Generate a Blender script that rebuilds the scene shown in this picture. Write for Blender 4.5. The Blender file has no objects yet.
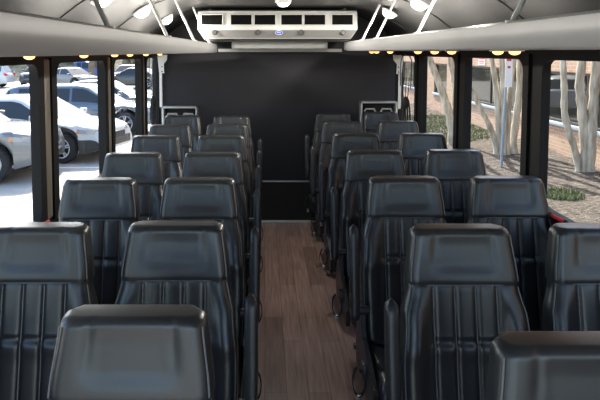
import bpy, bmesh, math, random
from mathutils import Vector, Matrix
random.seed(7)
PI = math.pi
SC = bpy.context.scene
COL = SC.collection
HC = 1.785                                   # eye height above the bus floor
XL, XR = -1.15, 1.42                         # inner faces of the side walls
YR = 6.42                                    # inner face of the rear wall
GROUND = -0.8

# ---------------------------------------------------------------- materials
MATS = {}
def new_mat(name):
    m = bpy.data.materials.new(name); m.use_nodes = True
    nt = m.node_tree
    return m, nt, nt.nodes, nt.links, nt.nodes['Principled BSDF']

def mat(name, col, rough=0.5, metal=0.0, var=0.0, scale=8.0, bump=0.0, bscale=60.0, emit=None, estr=0.0, coat=0.0, spec=None):
    if name in MATS: return MATS[name]
    m, nt, N, L, b = new_mat(name)
    b.inputs['Base Color'].default_value = (*col, 1)
    b.inputs['Roughness'].default_value = rough
    b.inputs['Metallic'].default_value = metal
    if spec is not None: b.inputs['Specular IOR Level'].default_value = spec
    if coat: b.inputs['Coat Weight'].default_value = coat; b.inputs['Coat Roughness'].default_value = 0.06
    if emit: b.inputs['Emission Color'].default_value = (*emit, 1); b.inputs['Emission Strength'].default_value = estr
    tc = N.new('ShaderNodeTexCoord')
    nz = N.new('ShaderNodeTexNoise'); nz.inputs['Scale'].default_value = scale; nz.inputs['Detail'].default_value = 5
    L.new(tc.outputs['Object'], nz.inputs['Vector'])
    if var > 0:
        r = N.new('ShaderNodeValToRGB')
        r.color_ramp.elements[0].position = 0.3; r.color_ramp.elements[1].position = 0.7
        r.color_ramp.elements[0].color = (*[c*(1-var) for c in col], 1)
        r.color_ramp.elements[1].color = (*[min(1, c*(1+var)) for c in col], 1)
        L.new(nz.outputs['Fac'], r.inputs['Fac']); L.new(r.outputs['Color'], b.inputs['Base Color'])
    if bump > 0:
        n2 = N.new('ShaderNodeTexNoise'); n2.inputs['Scale'].default_value = bscale; n2.inputs['Detail'].default_value = 6
        L.new(tc.outputs['Object'], n2.inputs['Vector'])
        bp = N.new('ShaderNodeBump'); bp.inputs['Strength'].default_value = bump; bp.inputs['Distance'].default_value = 0.01
        L.new(n2.outputs['Fac'], bp.inputs['Height']); L.new(bp.outputs['Normal'], b.inputs['Normal'])
    MATS[name] = m
    return m

def ramp_mat(name, stops, scale, rough=0.9, bump=0.5, bscale=20, dist=0.05):
    m, nt, N, L, b = new_mat(name)
    b.inputs['Roughness'].default_value = rough
    tc = N.new('ShaderNodeTexCoord')
    nz = N.new('ShaderNodeTexNoise'); nz.inputs['Scale'].default_value = scale; nz.inputs['Detail'].default_value = 8
    nz.inputs['Roughness'].default_value = 0.65
    L.new(tc.outputs['Object'], nz.inputs['Vector'])
    r = N.new('ShaderNodeValToRGB'); cr = r.color_ramp
    cr.elements[0].position = stops[0][0]; cr.elements[0].color = (*stops[0][1], 1)
    cr.elements[1].position = stops[-1][0]; cr.elements[1].color = (*stops[-1][1], 1)
    for p, c in stops[1:-1]:
        e = cr.elements.new(p); e.color = (*c, 1)
    L.new(nz.outputs['Fac'], r.inputs['Fac']); L.new(r.outputs['Color'], b.inputs['Base Color'])
    n2 = N.new('ShaderNodeTexNoise'); n2.inputs['Scale'].default_value = bscale; n2.inputs['Detail'].default_value = 8
    L.new(tc.outputs['Object'], n2.inputs['Vector'])
    bp = N.new('ShaderNodeBump'); bp.inputs['Strength'].default_value = bump; bp.inputs['Distance'].default_value = dist
    L.new(n2.outputs['Fac'], bp.inputs['Height']); L.new(bp.outputs['Normal'], b.inputs['Normal'])
    return m

def glass_mat(name, tint=(1, 1, 1), ior=1.45, rough=0.0):
    m = bpy.data.materials.new(name); m.use_nodes = True
    nt = m.node_tree; N, L = nt.nodes, nt.links; N.clear()
    out = N.new('ShaderNodeOutputMaterial'); mx = N.new('ShaderNodeMixShader')
    lw = N.new('ShaderNodeLayerWeight'); lw.inputs['Blend'].default_value = 0.5      # facing term works from both sides
    pw = N.new('ShaderNodeMath'); pw.operation = 'POWER'; pw.inputs[1].default_value = 4.0
    fr = N.new('ShaderNodeMath'); fr.operation = 'MULTIPLY_ADD'; fr.inputs[1].default_value = 0.5; fr.inputs[2].default_value = ior-1.21
    L.new(lw.outputs['Facing'], pw.inputs[0]); L.new(pw.outputs[0], fr.inputs[0])
    tr = N.new('ShaderNodeBsdfTransparent'); tr.inputs['Color'].default_value = (*tint, 1)
    gl = N.new('ShaderNodeBsdfGlossy'); gl.inputs['Roughness'].default_value = rough
    L.new(fr.outputs[0], mx.inputs[0]); L.new(tr.outputs[0], mx.inputs[1]); L.new(gl.outputs[0], mx.inputs[2])
    L.new(mx.outputs[0], out.inputs['Surface'])
    return m

def wood_floor():
    m, nt, N, L, b = new_mat('wood_plank_vinyl')
    tc = N.new('ShaderNodeTexCoord'); mp = N.new('ShaderNodeMapping')
    mp.inputs['Rotation'].default_value = (0, 0, PI/2)
    L.new(tc.outputs['Object'], mp.inputs['Vector'])
    br = N.new('ShaderNodeTexBrick'); br.offset = 0.37
    br.inputs['Color1'].default_value = (0.44, 0.295, 0.245, 1); br.inputs['Color2'].default_value = (0.27, 0.177, 0.148, 1)
    br.inputs['Mortar'].default_value = (0.05, 0.03, 0.025, 1)
    br.inputs['Scale'].default_value = 1; br.inputs['Mortar Size'].default_value = 0.0012
    br.inputs['Brick Width'].default_value = 0.9; br.inputs['Row Height'].default_value = 0.115
    L.new(mp.outputs[0], br.inputs['Vector'])
    m2 = N.new('ShaderNodeMapping'); m2.inputs['Scale'].default_value = (60, 3.0, 1)
    L.new(tc.outputs['Object'], m2.inputs['Vector'])
    nz = N.new('ShaderNodeTexNoise'); nz.inputs['Scale'].default_value = 1; nz.inputs['Detail'].default_value = 6
    L.new(m2.outputs[0], nz.inputs['Vector'])
    r = N.new('ShaderNodeValToRGB'); r.color_ramp.elements[0].position = .3; r.color_ramp.elements[1].position = .75
    r.color_ramp.elements[0].color = (.68, .66, .65, 1); r.color_ramp.elements[1].color = (1.3, 1.27, 1.25, 1)
    L.new(nz.outputs['Fac'], r.inputs['Fac'])
    mx = N.new('ShaderNodeMix'); mx.data_type = 'RGBA'; mx.blend_type = 'MULTIPLY'; mx.inputs[0].default_value = 1
    L.new(br.outputs['Color'], mx.inputs[6]); L.new(r.outputs['Color'], mx.inputs[7])
    L.new(mx.outputs[2], b.inputs['Base Color'])
    b.inputs['Roughness'].default_value = 0.36
    bp = N.new('ShaderNodeBump'); bp.inputs['Strength'].default_value = .15; bp.inputs['Distance'].default_value = .004
    L.new(nz.outputs['Fac'], bp.inputs['Height']); L.new(bp.outputs['Normal'], b.inputs['Normal'])
    return m

def brick_mat():
    m, nt, N, L, b = new_mat('brick_masonry')
    tc = N.new('ShaderNodeTexCoord'); sp = N.new('ShaderNodeSeparateXYZ'); cb = N.new('ShaderNodeCombineXYZ')
    L.new(tc.outputs['Object'], sp.inputs[0]); L.new(sp.outputs['Y'], cb.inputs['X']); L.new(sp.outputs['Z'], cb.inputs['Y'])
    br = N.new('ShaderNodeTexBrick')
    br.inputs['Color1'].default_value = (0.52, 0.34, 0.23, 1); br.inputs['Color2'].default_value = (0.42, 0.25, 0.165, 1)
    br.inputs['Mortar'].default_value = (0.56, 0.47, 0.38, 1)
    br.inputs['Scale'].default_value = 1; br.inputs['Mortar Size'].default_value = 0.007
    br.inputs['Brick Width'].default_value = 0.24; br.inputs['Row Height'].default_value = 0.082
    L.new(cb.outputs[0], br.inputs['Vector']); L.new(br.outputs['Color'], b.inputs['Base Color'])
    b.inputs['Roughness'].default_value = 0.9
    return m

M_LEATHER = mat('black_leather', (0.027, 0.027, 0.028), 0.30, bump=0.06, bscale=420, spec=0.6)
M_LEATHER2 = mat('black_leather_head', (0.032, 0.032, 0.033), 0.30, bump=0.06, bscale=420, spec=0.6)
M_STITCH_HIGHLIGHT = mat('piping_seam_highlight', (0.16, 0.165, 0.17), 0.42)  # leather piping and seams, grey raised to paint in their thin highlights
M_BLACKPL = mat('black_plastic', (0.030, 0.030, 0.033), 0.38, bump=0.05, bscale=200)
M_FRAME = mat('black_window_rubber', (0.006, 0.006, 0.0065), 0.55, spec=0.25)
M_BLACK = mat('matte_black', (0.008, 0.008, 0.009), 0.7)
M_WEB = mat('black_webbing', (0.012, 0.012, 0.013), 0.75, bump=0.3, bscale=300)
M_STEEL = mat('brushed_steel', (0.55, 0.55, 0.56), 0.3, metal=1.0)
M_WHITE = mat('white_plastic', (0.72, 0.72, 0.70), 0.45)
M_RACK = mat('grey_rack_plastic', (0.50, 0.495, 0.485), 0.42, var=0.03, scale=3)
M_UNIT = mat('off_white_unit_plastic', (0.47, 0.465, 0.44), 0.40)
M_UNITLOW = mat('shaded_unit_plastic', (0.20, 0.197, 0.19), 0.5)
M_CEIL = mat('charcoal_ceiling_vinyl', (0.015, 0.0145, 0.0145), 0.42, bump=0.05, bscale=120)
M_CEILC = mat('grey_ceiling_panel', (0.06, 0.058, 0.056), 0.5, bump=0.05, bscale=120)
M_REAR = mat('charcoal_rear_wall_vinyl', (0.0185, 0.0178, 0.0225), 0.55, spec=.35, var=0.06, scale=2, bump=0.08, bscale=150)
M_WALL = mat('black_side_trim', (0.008, 0.008, 0.0085), 0.55, spec=0.25)
M_BRONZE = mat('bronze_pillar_strip', (0.20, 0.175, 0.145), 0.45, metal=0.3)
M_RED = mat('red_release_handle', (0.65, 0.03, 0.04), 0.4)
M_LAMP = mat('lit_lamp_lens', (1, 1, 1), 0.3, emit=(1.0, 0.95, 0.86), estr=6)
M_AMBER = mat('lit_amber_lens', (1, 0.8, 0.6), 0.3, emit=(1.0, 0.42, 0.11), estr=2.0)
M_TRAY = mat('clear_tray_plastic', (0.62, 0.62, 0.60), 0.25)
M_BLUE = mat('blue_emblem_enamel', (0.03, 0.07, 0.45), 0.3)
M_FLOOR = wood_floor()
M_BRICK = brick_mat()
M_GLASS = glass_mat('window_glass', (0.93, 0.95, 0.94), 1.25)
M_GLASSR = glass_mat('tinted_window_glass', (0.80, 0.82, 0.80), 1.25)

# ---------------------------------------------------------------- mesh helpers
def obj(name, bm, m, parent=None, smooth=True, angle=40):
    me = bpy.data.meshes.new(name)
    bmesh.ops.recalc_face_normals(bm, faces=bm.faces[:])
    if smooth:
        for f in bm.faces: f.smooth = True
        ca = math.radians(angle)
        for e in bm.edges:
            if len(e.link_faces) == 2 and e.calc_face_angle(0) > ca: e.smooth = False
    bm.to_mesh(me); bm.free()
    for x in (m if isinstance(m, (list, tuple)) else [m]): me.materials.append(x)
    o = bpy.data.objects.new(name, me); COL.objects.link(o)
    if parent: o.parent = parent
    return o

def empty(name, loc, rz=0.0):
    o = bpy.data.objects.new(name, None); COL.objects.link(o)
    o.location = loc; o.rotation_euler = (0, 0, rz); o.empty_display_size = 0.1
    return o

def tag(o, label, cat, group=None, kind=None):
    o['label'] = label; o['category'] = cat
    if group: o['group'] = group
    if kind: o['kind'] = kind
    return o

def struct(o): o['kind'] = 'structure'; return o

def copy_tree(o, parent=None):
    c = o.copy(); COL.objects.link(c)
    if parent: c.parent = parent
    for ch in list(o.children): copy_tree(ch, c)
    return c

def BM(): return bmesh.new()

def box(bm, x0, x1, y0, y1, z0, z1, bev=0.0, seg=2, mi=0):
    r = bmesh.ops.create_cube(bm, size=1)
    vs = r['verts']
    for v in vs:
        v.co = Vector(((x0+x1)/2+v.co.x*(x1-x0), (y0+y1)/2+v.co.y*(y1-y0), (z0+z1)/2+v.co.z*(z1-z0)))
    fs = set(f for v in vs for f in v.link_faces)
    for f in fs: f.material_index = mi
    if bev > 0:
        es = list(set(e for v in vs for e in v.link_edges))
        bmesh.ops.bevel(bm, geom=es, offset=bev, segments=seg, affect='EDGES', profile=0.5)
    return bm

def tube(bm, pts, rad, seg=8, closed=False, flat=1.0):
    pts = [Vector(p) for p in pts]; n = len(pts)
    rads = rad if isinstance(rad, (list, tuple)) else [rad]*n
    rings = []; up = None
    for i, p in enumerate(pts):
        if closed: t = pts[(i+1) % n]-pts[i-1]
        else: t = pts[min(i+1, n-1)]-pts[max(i-1, 0)]
        t.normalize()
        if up is None:
            up = Vector((0, 0, 1)) if abs(t.z) < .9 else Vector((1, 0, 0))
        a = t.cross(up).normalized(); b = a.cross(t).normalized(); up = b
        rings.append([bm.verts.new(p+a*math.cos(2*PI*k/seg)*rads[i]+b*math.sin(2*PI*k/seg)*rads[i]*flat) for k in range(seg)])
    for i in range(n if closed else n-1):
        A, B = rings[i], rings[(i+1) % n]
        for k in range(seg): bm.faces.new((A[k], A[(k+1) % seg], B[(k+1) % seg], B[k]))
    if not closed:
        bm.faces.new(rings[0]); bm.faces.new(rings[-1])
    return bm

def ribbon(bm, pts, wvec, th):
    """flat strap along pts, width vector wvec, thickness th"""
    pts = [Vector(p) for p in pts]; w = Vector(wvec)
    rings = []
    for i, p in enumerate(pts):
        t = (pts[min(i+1, len(pts)-1)]-pts[max(i-1, 0)]).normalized()
        n = t.cross(w).normalized()*th/2
        rings.append([bm.verts.new(p+w/2+n), bm.verts.new(p-w/2+n), bm.verts.new(p-w/2-n), bm.verts.new(p+w/2-n)])
    for A, B in zip(rings, rings[1:]):
        for k in range(4): bm.faces.new((A[k], A[(k+1) % 4], B[(k+1) % 4], B[k]))
    bm.faces.new(rings[0]); bm.faces.new(rings[-1])
    return bm

def disc(bm, c, nrm, r, depth, seg=20, r2=None):
    """short cylinder from c along nrm"""
    q = Vector((0, 0, 1)).rotation_difference(Vector(nrm)).to_matrix().to_4x4()
    bmesh.ops.create_cone(bm, cap_ends=True, segments=seg, radius1=r, radius2=r if r2 is None else r2, depth=depth,
                          matrix=Matrix.Translation(Vector(c)) @ q @ Matrix.Translation((0, 0, depth/2)))
    return bm

def prism(bm, prof, axis, a, b):
    """extrude a closed 2-D profile along an axis: axis 'y' -> profile (x,z); 'x' -> (y,z)"""
    def P(p, t): return (p[0], t, p[1]) if axis == 'y' else (t, p[0], p[1])
    A = [bm.verts.new(P(p, a)) for p in prof]; B = [bm.verts.new(P(p, b)) for p in prof]
    n = len(prof)
    bm.faces.new(A); bm.faces.new(B[::-1])
    for i in range(n): bm.faces.new((A[i], A[(i+1) % n], B[(i+1) % n], B[i]))
    return bm

def smoothstep(a, b, x):
    t = max(0, min(1, (x-a)/(b-a))); return t*t*(3-2*t)
def interp(x, pts):
    if x <= pts[0][0]: return pts[0][1]
    for (a, va), (b, vb) in zip(pts, pts[1:]):
        if x <= b:
            t = (x-a)/(b-a); t = t*t*(3-2*t); return va+(vb-va)*t
    return pts[-1][1]
def lin(x, pts):
    if x <= pts[0][0]: return pts[0][1]
    for (a, va), (b, vb) in zip(pts, pts[1:]):
        if x <= b: return va+(vb-va)*(x-a)/(b-a)
    return pts[-1][1]

# ---------------------------------------------------------------- bus seat
HS = 1.170
def front_y(z):                # front face of the backrest at centre line, rearwards = +y
    return lin(z, [(0.36, -0.03), (0.47, 0.0), (0.95, 0.104), (1.20, 0.160)])
def half_w(z):
    return interp(z, [(0.36, 0.205), (0.50, 0.222), (0.72, 0.224), (0.88, 0.212), (0.985, 0.190), (1.19, 0.170)])
NF = 120
def loft_cushion(bm, zs, widths, fronts, thicks, shape, r=0.035):
    rings = []
    for i, z in enumerate(zs):
        w, y0, t = widths[i], fronts[i], thicks[i]
        rr = min(r, w*.9, t*.45)
        ring = []
        for k in range(NF+1):
            u = -1+2*k/NF
            x = u*w
            e = max(0, abs(x)-(w-rr))
            y = y0+rr-math.sqrt(max(0, rr*rr-e*e))+shape(u, z, w)
            ring.append((x, y, z))
        for k in range(6): ring.append((w, y0+rr+(t-2*rr)*(k+.5)/6, z))
        for k in range(13):
            u = 1-2*k/12; x = u*w
            e = max(0, abs(x)-(w-rr))
            ring.append((x, y0+t-rr+math.sqrt(max(0, rr*rr-e*e)), z))
        for k in range(6): ring.append((-w, y0+t-rr-(t-2*rr)*(k+.5)/6, z))
        rings.append([bm.verts.new(p) for p in ring])
    for A, B in zip(rings, rings[1:]):
        n = len(A)
        for k in range(n): bm.faces.new((A[k], A[(k+1) % n], B[(k+1) % n], B[k]))
    bm.faces.new(rings[0]); bm.faces.new(rings[-1])
    return bm

SEAMS = [-0.50, -0.165, 0.165, 0.50]         # vertical stitched seams of the channelled panel
def back_shape(u, z, w):
    d = 0.0
    au = abs(u)
    xs = u*w
    for s in SEAMS:
        dx = abs(xs-s*0.218)
        d += 0.011*math.exp(-dx/0.0065)
    # soft side bolsters stand forward of the middle, stronger below the shoulders
    d -= 0.026*smoothstep(0.56, 0.80, au)*smoothstep(1.0, 0.80, z)
    d += 0.010*math.exp(-((z-0.805)/0.006)**2)*(1-smoothstep(0.50, 0.60, au))   # lower cross seam
    d -= 0.006*math.exp(-((z-0.78)/0.03)**2)
    d += 0.005*smoothstep(0.980, 0.996, z)
    return d
def head_shape(u, z, w):
    au = abs(u)
    d = -0.004
    d += 0.006*smoothstep(0.75, 0.35, au)*smoothstep(1.01, 1.06, z)*smoothstep(1.175, 1.11, z)
    d += 0.004*smoothstep(1.002, 0.987, z)
    d += 0.003*math.exp(-((au-0.56)/0.07)**2)*smoothstep(1.03, 1.10, z)
    return d

def seat_meshes():
    out = {}
    bm = BM(); n = 64
    zs = [0.36+(0.996-0.36)*i/n for i in range(n+1)]
    loft_cushion(bm, zs, [half_w(z) for z in zs], [front_y(z) for z in zs], [lin(z, [(.36, .10), (.5, .125), (.95, .10)]) for z in zs], back_shape, 0.040)
    out['backrest'] = bm
    bm = BM(); n = 30; rc = 0.024
    zs = [0.987+(HS-rc-0.987)*i/n for i in range(n+1)]
    W = [half_w(z)+0.001 for z in zs]; F = [front_y(z) for z in zs]; T = [lin(z, [(.95, .112), (1.2, .092)]) for z in zs]
    zt = HS-rc; wt = half_w(zt); ft = front_y(zt); tt = T[-1]
    for k in range(1, 9):
        a = PI/2*k/8.001
        zs.append(zt+rc*math.sin(a)); q = rc*(1-math.cos(a))
        W.append(wt-q); F.append(ft+q*.9+0.004*math.sin(a)); T.append(tt-q*1.8)
    loft_cushion(bm, zs, W, F, T, head_shape, 0.036)
    out['headrest'] = bm
    return out

def make_seat(side):
    """side: +1 arm on the right of the seat, -1 arm on the left, 0 none"""
    root = empty('bus_seat', (0, 0, 0))
    g = seat_meshes()
    hr = obj('headrest', g['headrest'], M_LEATHER2, root, angle=70)
    br = obj('backrest', g['backrest'], M_LEATHER, root, angle=80)
    # piping along both front edges of backrest and headrest, highlight put in its colour
    for nm, par, z0, z1, dd in (('piping', br, 0.42, 0.98, -0.022), ('piping', hr, 1.0, 1.15, -0.008)):
        for s in (-1, 1):
            bm = BM(); pts = []
            for i in range(15):
                z = z0+(z1-z0)*i/14
                w = half_w(z)
                pts.append((s*(w-0.0065), front_y(z)+0.011+(dd*smoothstep(1.0, .8, z) if par is br else dd), z))
            tube(bm, pts, 0.0024, 6)
            obj(nm, bm, M_STITCH_HIGHLIGHT, par)
    bm = BM()
    pts = [(x*half_w(.987)*.98, front_y(.987)+.0005+0.02*(abs(x)**8), .9885) for x in [i/12-1 for i in range(25)]]
    tube(bm, pts, 0.0022, 6)
    obj('stitched_seam', bm, M_STITCH_HIGHLIGHT, br)
    # vertical cords in the channel seams, lightened to paint in the seam highlights
    for s in SEAMS:
        bm = BM(); pts = []
        for i in range(24):
            z = 0.46+0.515*i/23
            w = half_w(z)
            pts.append((s*0.218, front_y(z)+back_shape(s*0.218/w, z, w)-0.0012, z))
        tube(bm, pts, 0.0022, 5)
        obj('channel_seam_highlight', bm, M_STITCH_HIGHLIGHT, br)
    # seat cushion
    bm = BM()
    nx, ny = 44, 26
    top = {}; bot = {}
    for i in range(nx+1):
        for j in range(ny+1):
            u = -1+2*i/nx; v = j/ny
            x = u*0.222; y = -0.43+v*0.45
            zz = 0.455-0.02*v
            e = max(0, abs(x)-(0.222-.035)); zz -= .035-math.sqrt(max(0, .035**2-e*e))
            e = max(0, (-y)-(0.43-.045)); zz -= .045-math.sqrt(max(0, .045**2-e*e))
            for s in SEAMS[:]:
                dx = abs(x-s*.218); zz -= .008*math.exp(-(dx/.007)**2)*(1 if v > .2 else 0)
            top[i, j] = bm.verts.new((x, y, zz)); bot[i, j] = bm.verts.new((x*.97, y*.98, 0.335))
    for i in range(nx):
        for j in range(ny):
            bm.faces.new((top[i, j], top[i+1, j], top[i+1, j+1], top[i, j+1]))
            bm.faces.new((bot[i, j], bot[i, j+1], bot[i+1, j+1], bot[i+1, j]))
    for i in range(nx):
        bm.faces.new((top[i, 0], bot[i, 0], bot[i+1, 0], top[i+1, 0])); bm.faces.new((top[i, ny], top[i+1, ny], bot[i+1, ny], bot[i, ny]))
    for j in range(ny):
        bm.faces.new((top[0, j], top[0, j+1], bot[0, j+1], bot[0, j])); bm.faces.new((top[nx, j], bot[nx, j], bot[nx, j+1], top[nx, j+1]))
    obj('seat_cushion', bm, M_LEATHER, root, angle=70)
    # frame under the cushion and two legs
    bm = BM(); box(bm, -.20, .20, -.38, .05, .285, .337, .012)
    obj('seat_frame', bm, M_BLACKPL, root)
    for yy in (-.30, -.02):
        bm = BM(); box(bm, -.15, .15, yy-.02, yy+.02, .0, .03, .008); box(bm, -.03, .03, yy-.018, yy+.018, .02, .29, .006)
        obj('leg', bm, M_BLACKPL, root)
    # lap belt across the cushion back, with buckle
    bm = BM(); ribbon(bm, [(-.19, -.02, .447), (-.12, -.07, .449), (0, -.10, .451), (.07, -.11, .452)], (0, .045, 0), .004)
    bl = obj('lap_belt', bm, M_WEB, root)
    bm = BM(); box(bm, .06, .13, -.14, -.085, .450, .468, .005)
    obj('buckle', bm, M_BLACKPL, bl)
    if side:
        # upright folded armrest on the aisle side: slim padded bar on a pivot
        bm = BM()
        n = 22; rings = []
        for i in range(n+1):
            t = i/n; z = 0.55+0.432*t
            y = -0.055+0.075*t
            d = lin(t, [(0, .030), (.3, .034), (.9, .030), (1, .024)]); w = lin(t, [(0, .021), (.5, .0235), (.92, .0225), (1, .0205)])
            endr = math.sqrt(max(0.02, 1-max(0, (t-.93)/.07)**2)) if t > .93 else (math.sqrt(max(.05, 1-((.07-t)/.07)**2)) if t < .07 else 1)
            ring = []
            for k in range(20):
                a = 2*PI*k/20; ca, sa = math.cos(a), math.sin(a)
                ring.append(bm.verts.new((side*.272+w*endr*math.copysign(abs(ca)**.6, ca), y+d*endr*math.copysign(abs(sa)**.6, sa), z)))
            rings.append(ring)
        for A, B in zip(rings, rings[1:]):
            for k in range(20): bm.faces.new((A[k], A[(k+1) % 20], B[(k+1) % 20], B[k]))
        bm.faces.new(rings[0]); bm.faces.new(rings[-1])
        ar = obj('armrest', bm, M_BLACKPL, root, angle=60)
        bm = BM(); disc(bm, (side*.205, -.045, .60), (side, 0, 0), .020, .052, 16)
        obj('pivot', bm, M_BLACKPL, ar)
        # outer side shell below the arm
        bm = BM()
        prism(bm, [(-.37, .30), (-.40, .40), (-.30, .445), (-.10, .50), (-.05, .60), (.05, .60), (.08, .40), (.06, .30)], 'x', side*.226, side*.246)
        obj('side_panel', bm, M_BLACKPL, root, angle=30)
        # spare belt hanging in a loop on the aisle side
        bm = BM()
        lp = []
        for i in range(19):
            a = PI/2+PI*2*i/18*.96
            lp.append((side*(.275+.026*math.cos(a)), -.22+.03*i/18, .345+.062*math.sin(a)))
        ribbon(bm, lp, (0, .022, 0), .004)
        lb = obj('belt_loop', bm, M_WEB, root)
        bm = BM(); box(bm, side*.252-.010, side*.252+.010, -.23, -.17, .37, .43, .006)
        obj('belt_reel', bm, M_BLACKPL, lb)
        bm = BM(); box(bm, side*.275-.010, side*.275+.010, -.212, -.204, .262, .292, .002)
        obj('belt_tongue', bm, M_STEEL, lb)
    return root

CL, OL, CR, OR_ = -0.318, -0.80, 0.685, 1.188
rows_la = [1.355, 2.09, 2.86, 3.61, 4.36, 5.04, 5.70]
rows_lo = [2.07, 2.85, 3.60, 4.36, 5.02, 5.76]
rows_ra = [1.215, 2.05, 2.89, 3.69, 4.48, 5.26, 6.00]
rows_ro = [2.06, 2.89, 3.71, 4.48, 5.30, 6.10]
ORD = ['nearest', 'second', 'third', 'fourth', 'fifth', 'sixth', 'rearmost']
ORDO = ['nearest', 'second', 'third', 'fourth', 'fifth', 'rearmost']
def seat_run(side, X, rows, words, where, grp, nudge=0.0):
    proto = None
    for i, y in enumerate(rows):
        o = proto = make_seat(side) if proto is None else proto
        if i: o = copy_tree(proto)
        o.location = (X+(nudge if i == 0 else 0), y-.16, 0)
        w = words[i]
        w = w+' one' if w == 'nearest' else (w+' one' if w == 'rearmost' else w+' from the camera')
        tag(o, 'black leather bus seat %s, %s' % (where, w), 'seat', grp)
seat_run(+1, CL, rows_la, ORD, 'along the left side of the aisle', 'seats left of the aisle', .008)
seat_run(0, OL, rows_lo, ORDO, 'beside the left windows', 'seats by the left windows')
seat_run(-1, CR, rows_ra, ORD, 'along the right side of the aisle', 'seats right of the aisle', -.022)
seat_run(0, OR_, rows_ro, ORDO, 'beside the right windows', 'seats by the right windows')

# ---------------------------------------------------------------- bus shell
Y0 = -0.9
bm = BM(); box(bm, XL-.06, XR+.06, Y0, YR+.06, -.08, 0)
struct(obj('floor', bm, M_FLOOR, smooth=False))

SILL_L, SILL_R, HEAD, HEADR = 0.885, 0.965, 1.755, 1.775
def side_wall(name, x_in, sgn, sill, posts, HEAD=HEAD):
    bm = BM()
    xa, xb = sorted((x_in, x_in+sgn*.06))
    box(bm, xa, xb, Y0, YR+.06, -.45, sill)
    box(bm, xa, xb, Y0, YR+.06, HEAD, 2.25)
    for c, hw in posts: box(bm, xa, xb, c-hw, c+hw, sill, HEAD)
    box(bm, xa, xb, Y0, Y0+.1, sill, HEAD)
    return struct(obj(name, bm, M_WALL, smooth=False))
posts_l = [(3.13+1.25*k, .055) for k in range(-3, 3)]
posts_r = [(3.15+1.18*k, .045) for k in range(-3, 3)]
side_wall('wall_left', XL, -1, SILL_L, posts_l)
side_wall('wall_right', XR, 1, SILL_R, posts_r, HEADR)
# narrow metal cover strips on the left pillars
k = 0
for c, hw in posts_l:
    if c > 1.5:
        k += 1
        bm = BM(); box(bm, XL, XL+.012, c-.045, c+.045, SILL_L+.02, HEAD-.01, .006)
        struct(obj('trim_%d' % k, bm, M_BRONZE))

def rounded_rect(y0, y1, z0, z1, r, n=6):
    pts = []
    for (cy, cz, a0) in ((y1-r, z1-r, 0), (y0+r, z1-r, PI/2), (y0+r, z0+r, PI), (y1-r, z0+r, 3*PI/2)):
        for i in range(n+1):
            a = a0+PI/2*i/n; pts.append((cy+r*math.cos(a), cz+r*math.sin(a)))
    return pts
WN = 0
def window(x_in, sgn, ya, yb, z0, z1, fw, glass, handle=None):
    global WN
    WN += 1
    bm = BM()
    inn = rounded_rect(ya+fw, yb-fw, z0+.035, z1-.03, .075); out = rounded_rect(ya, yb, z0, z1, .004)
    xi, xo = x_in-sgn*.018, x_in+sgn*.018
    L = {}
    for key, pts, x in (('oi', out, xi), ('ii', inn, xi), ('io', inn, xo), ('oo', out, xo)):
        L[key] = [bm.verts.new((x, p[0], p[1])) for p in pts]
    n = len(inn)
    for a, b in (('oi', 'ii'), ('ii', 'io'), ('io', 'oo'), ('oo', 'oi')):
        for i in range(n): bm.faces.new((L[a][i], L[a][(i+1) % n], L[b][(i+1) % n], L[b][i]))
    w = struct(obj('window_%d' % WN, bm, M_FRAME, angle=30))
    bm = BM()
    xg = x_in+sgn*.008
    vs = [bm.verts.new((xg, p[0], p[1])) for p in rounded_rect(ya+fw-.01, yb-fw+.01, z0+.025, z1-.02, .075)]
    bm.faces.new(vs)
    obj('pane', bm, glass, w, smooth=False)
    return w
ws_l = [p[0] for p in posts_l]+[YR+.05]
for a, b in zip(ws_l, ws_l[1:]):
    last = b > YR
    window(XL, -1, a+.055, (b if last else b-.055), SILL_L, HEAD, .078, M_GLASS)
ws_r = [p[0] for p in posts_r]+[YR+.05]
for a, b in zip(ws_r, ws_r[1:]):
    last = b > YR
    window(XR, 1, a+.045, (b if last else b-.045), SILL_R, HEADR, .068, M_GLASSR)

# screws on the wide right pillars
def release_handle(x, y, z, sgn, label):
    t = empty('emergency_release_handle', (x, y, z))
    tag(t, label, 'handle', 'window release handles')
    bm = BM(); box(bm, min(0, -sgn*.012), max(0, -sgn*.012), -.07, .07, -.012, .012, .004)
    obj('mount', bm, M_FRAME, t)
    bm = BM(); tube(bm, [(-sgn*.012, -.055, 0), (-sgn*.012, -.05, .004), (-sgn*.022, 0, .006), (-sgn*.018, .05, .004), (-sgn*.012, .055, 0)], .009, 8)
    obj('grip', bm, M_RED, t)
release_handle(XR-.018, 2.80, SILL_R+.03, 1, 'red emergency release handle on the right window sill')
release_handle(XL+.018, 2.98, SILL_L+.03, -1, 'red emergency release handle on the left window sill')

# rear wall
bm = BM(); box(bm, XL-.06, XR+.06, YR, YR+.07, -.45, 2.25)
struct(obj('wall_rear', bm, M_REAR, smooth=False))
bm = BM(); box(bm, XL, XR, 6.21, YR, 0, .425)
tag(obj('rear_step_platform', bm, M_BLACK, smooth=False), 'black boxed platform across the foot of the rear wall', 'platform', None, 'structure')
bm = BM(); box(bm, XL, XR, 6.20, 6.235, .425, .440, .003)
struct(obj('trim_11', bm, mat('satin_edge_strip', (.42, .42, .43), .35, metal=.7)))
bm = BM(); box(bm, XL, XR, 6.185, 6.21, 0, .02, .003)
struct(obj('trim_12', bm, mat('bright_edge_strip', (.62, .62, .62), .35, metal=.6)))
bm = BM(); box(bm, -.50, .82, YR-.012, YR, HC+.0, HC+.035, .004)
struct(obj('trim_13', bm, M_WHITE))

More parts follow.
